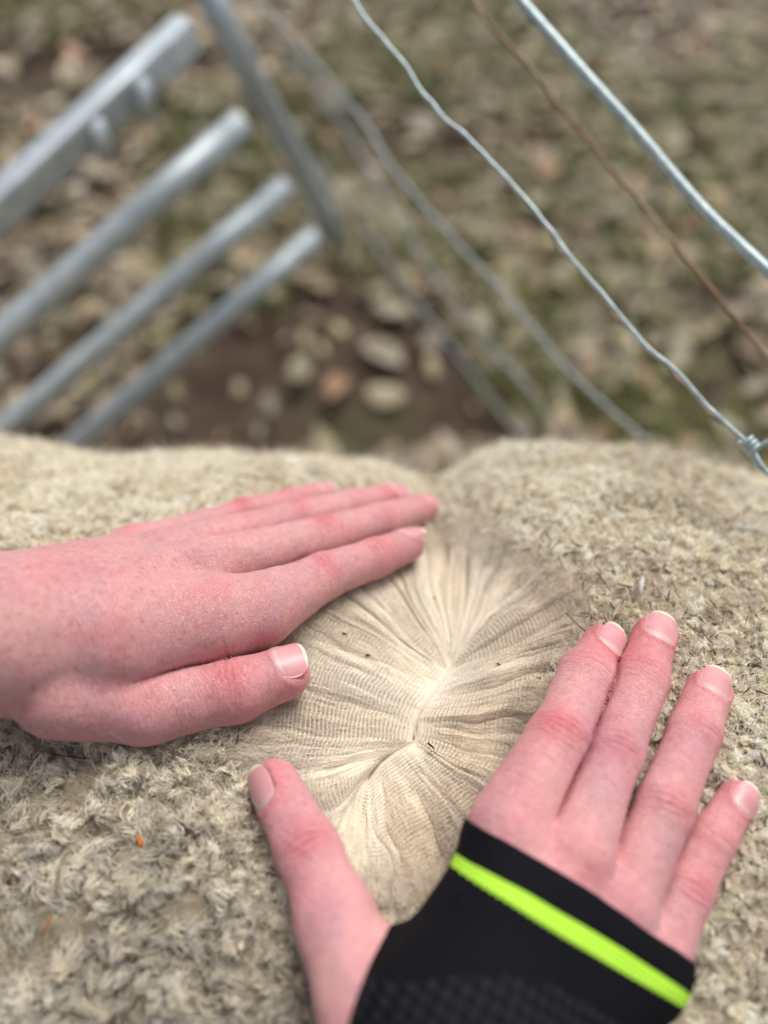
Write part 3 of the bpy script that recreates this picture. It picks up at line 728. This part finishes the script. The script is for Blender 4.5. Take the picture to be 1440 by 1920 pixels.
# outer wool: curly lock tips
def scatter(n):
    x = rng.uniform(-.25, .26, n); y = rng.uniform(-.055, .305, n); return x, y
NL = 62000
x, y = scatter(NL)
k_ = np.abs(x) < .125 + .36 * np.clip(y + .03, 0, 1); x, y = x[k_], y[k_]
_, sdd = rval(x, y); k_ = (sdd < .0005) | ((sdd < .0028) & (rng.random(len(x)) < .5)); x, y, sdd = x[k_], y[k_], sdd[k_]
root = np.stack([x, y, H(x, y)], -1); e = .003
nrm = np.stack([-(H(x + e, y) - H(x - e, y)) / (2 * e), -(H(x, y + e) - H(x, y - e)) / (2 * e), np.ones_like(x)], -1); nrm /= np.linalg.norm(nrm, axis=1)[:, None]
root = root - nrm * .0022
m_ = ~(in_hands(root + nrm * .001) & in_hands(root + nrm * .004)); root, nrm, x, y, sdd = root[m_], nrm[m_], x[m_], y[m_], sdd[m_]
n = len(root); print('locks', n)
fa = 2.6 * math.pi * n2(x, y, .03, 91) + 1.2 * n2(x, y, .009, 92); flow = np.stack([np.cos(fa), np.sin(fa), 0 * fa], -1)
big = sm(-.04, -.09, x) * sm(.12, .03, y) + .9 * np.exp(-((x + .068) / .03) ** 2 - ((y - .035) / .03) ** 2)   # coarser locks in the lower left
size = (1 + .7 * np.clip(big, 0, 1)) * rng.uniform(.65, 1.2, n) * (1 + .22 * n2(x, y, .012, 97))
keep = rng.random(n) < 1.0 / (1 + .9 * np.clip(big, 0, 1)); root, nrm, x, y, sdd, fa, flow, big, size = root[keep], nrm[keep], x[keep], y[keep], sdd[keep], fa[keep], flow[keep], big[keep], size[keep]; n = len(root)
out_ = np.stack([x - .0, y - .1, 0 * x], -1); out_ /= np.linalg.norm(out_, axis=1)[:, None] + 1e-9
rimw = np.exp(-(np.clip(-sdd, 0, 1) / .006))[:, None]
dirn = nrm * (.62 - .3 * rimw) + flow * .8 + rng.normal(0, .33, (n, 3)) + out_ * .9 * rimw; dirn /= np.linalg.norm(dirn, axis=1)[:, None]
u1 = np.cross(dirn, [0.3, .2, 1.0]); u1 /= np.linalg.norm(u1, axis=1)[:, None]; u2 = np.cross(dirn, u1)
NS, kp = 13, 9
# locks gather into small tufts
cs = .0050; gi, gj = np.meshgrid(np.arange(-.27, .28, cs), np.arange(-.08, .33, cs), indexing='ij'); cc = np.stack([gi.ravel(), gj.ravel()], -1); cc = cc + rng.uniform(-.5, .5, cc.shape) * cs
chh = rng.uniform(.4, 1.2, len(cc)); ctn = rng.uniform(.80, 1.15, len(cc)); near = np.zeros(n, int)
drop_ = (rng.random(len(cc)) < .55 * sm(-.03, -.08, cc[:, 0]) * sm(.14, .05, cc[:, 1])); cc, chh, ctn = cc[~drop_], chh[~drop_], ctn[~drop_]
for a0 in range(0, n, 2000):
    dd = (root[a0:a0 + 2000, None, 0] - cc[None, :, 0]) ** 2 + (root[a0:a0 + 2000, None, 1] - cc[None, :, 1]) ** 2; near[a0:a0 + 2000] = dd.argmin(1)
tv = cc[near] - root[:, :2]; td = np.linalg.norm(tv, axis=1); fall = np.clip(1 - (td / .0042) ** 2, -.6, 1)
root = root + nrm * (.0020 * fall * chh[near])[:, None]
dirn = dirn + np.concatenate([tv, 0 * td[:, None]], 1) / .0032 * .75; dirn /= np.linalg.norm(dirn, axis=1)[:, None]
u1 = np.cross(dirn, [0.3, .2, 1.0]); u1 /= np.linalg.norm(u1, axis=1)[:, None]; u2 = np.cross(dirn, u1)
L = .0066 * size; q = np.linspace(0, 1, kp)
curl_r = rng.uniform(.0004, .0011, n) * size; w0 = rng.uniform(0, 6.28, n); wf = rng.choice([-1, 1], n) * rng.uniform(2.5, 6.5, n)
cl = wool_tone(root) * (ctn[near] * rng.uniform(.80, 1.14, n) * (1 + .16 * noise(root, .008, 98)))[:, None]; yel = np.clip(rng.normal(0, .5, n), -1, 1)[:, None]; cl = cl * (1 + yel * np.array([.02, -.01, -.10]))
PP = np.zeros((n, NS, kp, 3)); 
so_ = rng.normal(0, 1, (n, NS, 3)) * (.00075 * size)[:, None, None]; so_ -= nrm[:, None] * (so_ * nrm[:, None]).sum(-1, keepdims=True)
ls = rng.uniform(.72, 1.12, (n, NS)); wj = w0[:, None] + rng.normal(0, .36, (n, NS))
for k in range(kp):
    t = q[k]; conv = (1 - t) ** .8 * (1 - .0) + .24 + .08 * t
    th = wj + wf[:, None] * t; cr_ = curl_r[:, None] * t ** .9
    PP[:, :, k] = root[:, None] + so_ * conv + dirn[:, None] * (L[:, None] * ls * (t - .25 * t * t))[..., None] \
        + (u1[:, None] * (cr_ * np.cos(th))[..., None] + u2[:, None] * (cr_ * np.sin(th))[..., None])
    PP[:, :, k] += rng.normal(0, .00013, (n, NS, 3))
rad = np.interp(q, [0, .5, 1], [.00009, .00010, .00005])[None, None] * rng.uniform(.6, 1.25, (n, NS, 1)) * (size ** .5)[:, None, None]
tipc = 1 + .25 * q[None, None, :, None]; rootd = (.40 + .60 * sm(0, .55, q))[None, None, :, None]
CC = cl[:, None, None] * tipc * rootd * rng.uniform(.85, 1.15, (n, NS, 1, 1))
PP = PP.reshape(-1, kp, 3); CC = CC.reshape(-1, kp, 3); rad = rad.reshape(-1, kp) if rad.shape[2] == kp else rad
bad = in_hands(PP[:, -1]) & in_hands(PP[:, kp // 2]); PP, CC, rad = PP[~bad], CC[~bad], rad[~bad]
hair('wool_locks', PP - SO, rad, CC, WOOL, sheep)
print('strands', len(PP))
# fine flyaway fibres over the outer wool
nz_ = 150000; idx = rng.integers(0, n, nz_); kp = 7; q = np.linspace(0, 1, kp)
b0 = root[idx] + nrm[idx] * rng.uniform(-.0008, .0042, nz_)[:, None]; a0 = rng.uniform(0, 6.28, nz_); d0 = u1[idx] * np.cos(a0)[:, None] + u2[idx] * np.sin(a0)[:, None]
d0 = d0 * .7 + flow[idx] * .4 + nrm[idx] * .35; bend = rng.normal(0, .8, (nz_, 3)); LL = rng.uniform(.0015, .0045, nz_)[:, None]
FP = np.stack([b0 + LL * (d0 * t + bend * t * t * .8) for t in q], 1); bad = in_hands(FP[:, -1]) | in_hands(FP[:, 3]); FP = FP[~bad]
fcol = np.repeat((wool_tone(FP[:, 0]) * rng.uniform(.65, 1.2, (len(FP), 1)))[:, None], kp, 1)
hair('wool_wisps', FP - SO, np.full(FP.shape[:2], .00007) * (1 - .5 * q), fcol, WOOL, sheep)
# stray fibres lying over the edges of the fingers
def all_sdf(p): return np.minimum(LH.sdf(p), RH.sdf(p))
b0 = root + nrm * .0055; dd = all_sdf(b0); c_ = np.nonzero((dd > 0) & (dd < .003))[0]; c_ = rng.permutation(c_)[:520]; kp = 8
p = b0[c_]; FPs = [p]; g0 = grad(all_sdf, p); tw = rng.normal(0, .8, p.shape)
for k in range(kp - 1):
    stp = rng.uniform(.0004, .0008, (len(p), 1)); d_ = -g0 * .5 + [0, 0, .7] + tw * (.5 + .15 * k); p = p + d_ * stp
    sd3 = all_sdf(p); g3 = grad(all_sdf, p); p = p + g3 * np.clip(.00025 - sd3, 0, .004)[:, None]; FPs.append(p)
FP = np.stack(FPs, 1); hair('stray_fibres', FP - SO, np.full(FP.shape[:2], .00005), np.tile([.75, .68, .54], (*FP.shape[:2], 1)), WOOL, sheep)
# dark kemp hairs caught in the wool
nk = 4200; idx = rng.choice(n, nk, replace=False); kp = 7; q = np.linspace(0, 1, kp)
prob = np.where(x[idx] > .02, 1.0, .55) * (0.35 + .65 * (n2(x[idx], y[idx], .03, 95) > -.1)); kk = rng.random(nk) < prob; idx = idx[kk]; nk = len(idx)
a0 = rng.uniform(0, 6.28, nk); d0 = u1[idx] * np.cos(a0)[:, None] + u2[idx] * np.sin(a0)[:, None]; d0 = d0 - nrm[idx] * (d0 * nrm[idx]).sum(1)[:, None] * .8
bend = rng.normal(0, .45, (nk, 3)); bend -= nrm[idx] * (bend * nrm[idx]).sum(1)[:, None] * .8
LL = rng.gamma(2.5, .0010, nk)[:, None] + .0007; b0 = root[idx] + nrm[idx] * rng.uniform(.0046, .0064, nk)[:, None]
FP = np.stack([b0 + LL * (d0 * t + bend * t * t) for t in q], 1); bad = in_hands(FP[:, -1]) | in_hands(FP[:, 3]); FP = FP[~bad]
hair('dark_hairs', FP - SO, np.full(FP.shape[:2], .00020) * rng.uniform(.6, 1.3, (len(FP), 1)) * (1 - .6 * np.abs(q - .4)), np.tile([.018, .014, .012], (*FP.shape[:2], 1)), WOOL, sheep)
# specks and hairs on the opened wool, at the places the photo shows
sp_ = [(808, 1398, 14, 1.2), (1098, 1150, 20, .2), (952, 1148, 16, 1.5), (690, 1228, 5, 0), (646, 1188, 5, 1), (815, 1122, 5, 2), (935, 1245, 6, 1.4), (1010, 1272, 5, .3)]
for (a, b_, ln, an) in sp_:
    pts = []
    for t in np.linspace(-.5, .5, 6):
        ppx = a + ln * t * math.cos(an) + 3 * math.sin(t * 5); ppy = b_ + ln * t * math.sin(an)
        g_ = hit(ppx, ppy, 0.0); 
        r_, sd2 = rval(np.array([g_[0]]), np.array([g_[1]])); off = float(-PD * (1 - r_[0]) ** 1.5) + .0012
        pts.append(hit(ppx, ppy, off if sd2[0] > 0 else .005))
    v, f = tube(pts, np.array([.4, 1, 1, .9, .7, .3]) * (.00038 if ln > 12 else .0003), 6)
    mesh('speck', np.array(v) - SO, f, BITS, sheep, col=np.tile([.03, .022, .016], (len(v), 1)))

# bits caught in the fleece
def bit(name, px, py, pxs, wid, colr, label, cat):
    pts = [hit(a, b_, .0062) for a, b_ in pxs]; org = hit(px, py, .004); v, f = tube(pts, np.array(wid) * .001, 8)
    v = np.array(v); v = v + .0007 * noise(v * 1.0, .0008, 8)[:, None]
    o = mesh(name, v - org, f, BITS, col=np.tile(colr, (len(v), 1))); o.location = org; tag(o, label, cat); return o
bit('leaf_bit', 262, 1576, [(256, 1566), (260, 1573), (264, 1580), (267, 1586)], [.4, .9, 1.0, .4], [.50, .17, .03], 'small orange leaf crumb caught in the fleece below the bare hand', 'leaf bit')
bit('straw_bit', 88, 1738, [(98, 1716), (92, 1730), (86, 1742), (80, 1752)], [.3, .45, .5, .3], [.42, .18, .05], 'thin orange brown straw bit in the grey wool at lower left', 'straw bit')
bit('grass_stalk', 108, 1650, [(111, 1628), (108, 1648), (105, 1668), (104, 1688)], [.25, .45, .4, .2], [.22, .15, .08], 'brown dry stalk standing in the wool above the straw bit', 'stalk')
bit('skin_flake', 1203, 1100, [(1206, 1082), (1203, 1094), (1200, 1106), (1201, 1118)], [.5, 1.2, 1.0, .4], [.60, .57, .54], 'whitish flake stuck in the wool above the sleeved hand', 'flake')

# ------------------------------------------------------------------ metal gate
gate = empty('metal_gate', tuple(at_z(600, 450, .43).tolist()[:2]) + (0,)); GO = np.array(gate.location)
tag(gate, 'blurred galvanised metal gate with four slanting rails beyond the sheep', 'gate')
rails = [((0, 388), (352, 62), .57, .63, (.0105, .0140)), ((0, 632), (455, 228), .68, .71, .0128), ((0, 812), (538, 348), .76, .80, .0120), ((110, 862), (592, 443), .82, .86, .0118)]
ends = []
for (a, b_, da, db, r) in rails:
    A = at(*a, da); B_ = at(*b_, db); d = (A - B_) / np.linalg.norm(A - B_); A2 = A + d * .9; pts = [B_ + (A2 - B_) * t for t in np.linspace(0, 1, 12)]
    ends.append(B_); box = isinstance(r, tuple)
    v, f = tube(pts, .02, 32, flat=r) if box else tube(pts, r, 24)
    mesh('rail', np.array(v) - GO, f, GALV, gate)
    if box:
        side_ = np.cross(d, [0, 0, 1]); side_ /= np.linalg.norm(side_); side_ = side_ if side_[1] < 0 else -side_
        for fx in (.325, .565):
            cpt = B_ + (A - B_) * fx
            v, f = tube([cpt + side_ * .0122 + np.array([0, 0, .008]), cpt + side_ * .0142 - np.array([0, 0, .022])], .006, 12, flat=(.0065, .004))
            mesh('bracket', np.array(v) - GO, f, GALV, gate)
up_px = [(385, -60, .66), (407, 20, .67), (442, 90, .69), (494, 190, .75), (552, 290, .82), (606, 395, .89), (628, 450, .92)]
P = np.array([at(a, b_, dd) for a, b_, dd in up_px]); 
v, f = tube(P, .0128, 18); mesh('upright', np.array(v) - GO, f, GALV, gate)

# ------------------------------------------------------------------ wire fence
WL = {
 'thick': ([(930, -60, 0.368), (975, 0, 0.363), (1040, 75, 0.359), (1115, 160, 0.354), (1200, 255, 0.350), (1280, 350, 0.345), (1340, 415, 0.340), (1390, 462, 0.336), (1440, 508, 0.331), (1560, 610, 0.322), (1700, 730, 0.313)], .0026, WIRE),
 'rusty': ([(850, -50, 0.405), (885, 0, 0.400), (935, 65, 0.396), (1005, 140, 0.391), (1050, 205, 0.386), (1110, 270, 0.382), (1150, 325, 0.377), (1215, 395, 0.373), (1260, 455, 0.368), (1300, 500, 0.363), (1350, 560, 0.359), (1400, 620, 0.354), (1440, 668, 0.350), (1600, 860, 0.331)], .00115, RUST),
 'thin': ([(640, -40, 0.361), (662, 0, 0.359), (700, 52, 0.355), (745, 105, 0.351), (795, 175, 0.348), (832, 222, 0.344), (880, 262, 0.340), (935, 320, 0.338), (990, 378, 0.335), (1025, 425, 0.332), (1065, 478, 0.329), (1110, 528, 0.327), (1160, 590, 0.324), (1210, 648, 0.321), (1260, 690, 0.318), (1310, 745, 0.316), (1360, 795, 0.313), (1402, 832, 0.310), (1436, 880, 0.307), (1500, 960, 0.304)], 0.00100, WIRE),
 'far': ([(430, -60, .66), (485, 0, .65), (560, 85, .64), (625, 160, .63), (690, 240, .62), (735, 315, .61), (790, 380, .60), (860, 460, .59), (940, 545, .58), (1010, 630, .57), (1080, 710, .56), (1180, 800, .55), (1300, 900, .54)], .0017, DULL),
 'farther': ([(540, 100, 1.0), (640, 230, .98), (740, 400, .96), (830, 540, .94), (910, 640, .92), (1000, 740, .90), (1060, 830, .9), (1200, 950, .9)], .0020, DULL),
 'farthest': ([(590, 300, 1.05), (700, 450, 1.03), (790, 580, 1.02), (900, 720, 1.0), (960, 800, 1.0), (1060, 900, 1.0)], .0022, DULL),
 'faint': ([(640, 380, .98), (740, 470, .97), (860, 600, .95), (960, 690, .93), (1090, 820, .92), (1200, 930, .9)], .0018, RUST)}
fence = empty('wire_fence', (.30, .35, 0)); FO = np.array(fence.location)
tag(fence, 'wire fence of slanting galvanised and rusty wires at upper right', 'fence')
def smooth_path(P, m=5):
    P = np.asarray(P, float); n_ = len(P); t = np.linspace(0, n_ - 1, (n_ - 1) * m + 1); i = np.clip(np.floor(t).astype(int), 0, n_ - 2); f = (t - i)[:, None]
    g = lambda k: P[np.clip(i + k, 0, n_ - 1)]
    return .5 * (2 * g(0) + (g(1) - g(-1)) * f + (2 * g(-1) - 5 * g(0) + 4 * g(1) - g(2)) * f ** 2 + (-g(-1) + 3 * g(0) - 3 * g(1) + g(2)) * f ** 3)
for kx, (pts, r, mt) in WL.items():
    P = smooth_path([at(a, b_, d) for a, b_, d in pts], 8)
    if kx in ('rusty', 'thin'):
        P = P + np.stack([noise(P, .009, 41), 0 * P[:, 0], noise(P, .007, 42)], -1) * (.0009 if kx == 'rusty' else .0007)
    v, f = tube(P, r, 12); mesh('wire', np.array(v) - FO, f, mt, fence)
# rusty strand wrapped along the thin wire, knot at the right edge
P = smooth_path([at(a, b_, d + .003) for a, b_, d in WL['thin'][0][9:17]], 10); s_ = np.arange(len(P)) * .55
P = P + np.stack([np.sin(s_) - 1.0, 0 * s_, np.cos(s_) * .6 - .6], -1) * .0008
v, f = tube(P, .0007, 10); mesh('wire', np.array(v) - FO, f, RUST, fence)
kc = at(1406, 834, .310); ax = at(1436, 880, .307) - at(1360, 795, .313); ax /= np.linalg.norm(ax); e_1 = np.cross(ax, [0, 0, 1]); e_1 /= np.linalg.norm(e_1); e_2 = np.cross(ax, e_1)
t = np.linspace(0, 2 * math.pi * 3.2, 90); P = kc + (np.cos(t)[:, None] * e_1 + np.sin(t)[:, None] * e_2) * .0024 + ax * ((t / t[-1] - .5) * .006)[:, None]
P = np.concatenate([P, smooth_path([P[-1], at(1440, 828, .308), at(1480, 822, .306), at(1560, 815, .304)], 8)[1:]])
v, f = tube(P, .0010, 10); mesh('knot', np.array(v) - FO, f, WIRE, fence)
P = smooth_path([kc, at(1410, 848, .310), at(1418, 868, .309), at(1440, 886, .307), at(1480, 905, .305)], 8); v, f = tube(P, .0011, 10); mesh('wire', np.array(v) - FO, f, WIRE, fence)

# ------------------------------------------------------------------ ground
n_ = 260; gx = np.concatenate([[-60, -20, -8], np.linspace(-3.5, 3.5, n_), [8, 20, 60]]); gy = np.concatenate([[-60, -20, -6], np.linspace(-2, 6, n_), [12, 30, 60]])
X, Y = np.meshgrid(gx, gy, indexing='ij'); Z = .012 * n2(X, Y, .25, 5) + .008 * n2(X, Y, .07, 6) - .012
tag(mesh('ground', np.stack([X, Y, Z], -1).reshape(-1, 3), grid_faces(len(gx), len(gy)), SOIL), kind='structure', label='bare brown soil under the leaf litter')
def leaves(n, smin_, smax):
    V, F, C_ = [], [], []
    pal = np.array([(.30, .21, .13), (.24, .17, .11), (.38, .30, .21), (.17, .10, .06), (.33, .25, .14), (.40, .36, .30), (.30, .12, .06), (.21, .18, .15), (.36, .31, .16), (.42, .38, .34), (.30, .25, .22), (.27, .24, .17), (.33, .27, .23)])
    nu, nv = 6, 3
    for i in range(n):
        x_ = random.uniform(-1.9, 1.9); y_ = random.uniform(-.2, 3.4)
        if n2(np.array(x_), np.array(y_), .28, 15) < -.35 and random.random() < .75: continue
        if math.hypot(x_ - .03, (y_ - .86) * 1.4) < .08 + .12 * random.random() and random.random() < .6: continue
        if math.hypot(x_ + .75, y_ - 1.9) < .16 and random.random() < .85: continue
        s_ = smin_ + (smax - smin_) * random.random() ** 2.2; w_ = s_ * random.uniform(.28, .55); a = random.uniform(0, 6.28); tx, ty = random.gauss(0, .35), random.gauss(0, .35); cu = random.uniform(-.5, .9)
        u = np.linspace(-1, 1, nu); v = np.linspace(-1, 1, nv); U, W = np.meshgrid(u, v, indexing='ij'); wd = (1 - np.abs(U) ** 2.2) ** .8 + .04
        lx = U * s_ / 2; ly = W * wd * w_ / 2; lz = cu * (W * wd) ** 2 * w_ * .5 + random.uniform(-.3, .5) * U * U * s_ * .3
        X_ = lx * math.cos(a) - ly * math.sin(a); Y_ = lx * math.sin(a) + ly * math.cos(a)
        Zz = lz + X_ * tx * .6 + Y_ * ty * .6 + .010 + random.uniform(0, .014)
        o = len(V) * nu * nv; V.append(np.stack([X_ + x_, Y_ + y_, Zz], -1).reshape(-1, 3)); F.append(grid_faces(nu, nv) + o)
        c = (pal[random.randrange(len(pal))] * .62 + np.array([.34, .28, .20]) * .42) * np.array([1, 1, .93]) * random.choice([.55, .75, .9, 1.0, 1.15, 1.5]); C_.append(np.tile(c, (nu * nv, 1)))
    return np.concatenate(V), np.concatenate(F), np.concatenate(C_)
V, F, C_ = leaves(21000, .015, .09)
tag(mesh('leaf_litter', V, F, LEAF, col=C_), 'brown and tan dead leaves strewn over the ground', 'leaf litter', kind='stuff')
# grass
ng = 26000; gx_ = rng.uniform(-1.8, 1.8, ng * 3); gy_ = rng.uniform(.2, 3.4, ng * 3); gm = n2(gx_, gy_, .33, 25) + .4 * n2(gx_, gy_, .1, 26) + .25 * sm(-.3, .3, gx_) + .2 * sm(1.2, 1.8, gy_) > .12
gx_, gy_ = gx_[gm][:ng], gy_[gm][:ng]; ng = len(gx_); aa = rng.uniform(0, 6.28, ng); hh = rng.uniform(.03, .075, ng); le = rng.uniform(.2, 1.3, ng)
V = []; q = [0, .5, 1]
dx, dy = np.cos(aa), np.sin(aa)
for t in q:
    wv_ = .0024 * (1 - t * .85)
    cx = gx_ + dx * hh * le * t * t; cy = gy_ + dy * hh * le * t * t; cz = hh * t * (1 - .3 * t * le / 1.3)
    V += [np.stack([cx - dy * wv_, cy + dx * wv_, cz], -1), np.stack([cx + dy * wv_, cy - dx * wv_, cz], -1)]
V = np.stack(V, 1); b_ = np.arange(ng)[:, None] * 6; F = np.concatenate([b_ + [0, 1, 3, 2], b_ + [2, 3, 5, 4]])
C_ = np.array([.15, .20, .05]) * rng.uniform(.6, 1.5, (ng, 1, 1)) + np.array([.12, .08, .02]) * rng.random((ng, 1, 1)) * .8; C_ = np.tile(C_, (1, 6, 1))
tag(mesh('grass', V.reshape(-1, 3), F, GRASS, smooth=False, col=C_.reshape(-1, 3)), 'sparse short green grass growing between dead leaves', 'grass', kind='stuff')
# twigs
V, F = [], []
for i in range(420):
    x_, y_ = random.uniform(-1.7, 1.7), random.uniform(.3, 3.2); a = random.uniform(0, 6.28); L_ = random.uniform(.04, .16); r = random.uniform(.0012, .003)
    b = a + random.uniform(-.6, .6); p0 = np.array([x_, y_, .03]); p1 = p0 + [math.cos(a) * L_ * .5, math.sin(a) * L_ * .5, .006]; p2 = p1 + [math.cos(b) * L_ * .5, math.sin(b) * L_ * .5, -.006]
    v, f = tube([p0, p1, p2], [r, r, r * .6], 5, cap=False); o = len(V); V += list(v); F += [tuple(k + o for k in q_) for q_ in f]
tag(mesh('twigs', V, F, BITS, col=np.tile([.13, .09, .065], (len(V), 1))), 'thin brown twigs scattered over the leaf litter', 'twigs', kind='stuff')
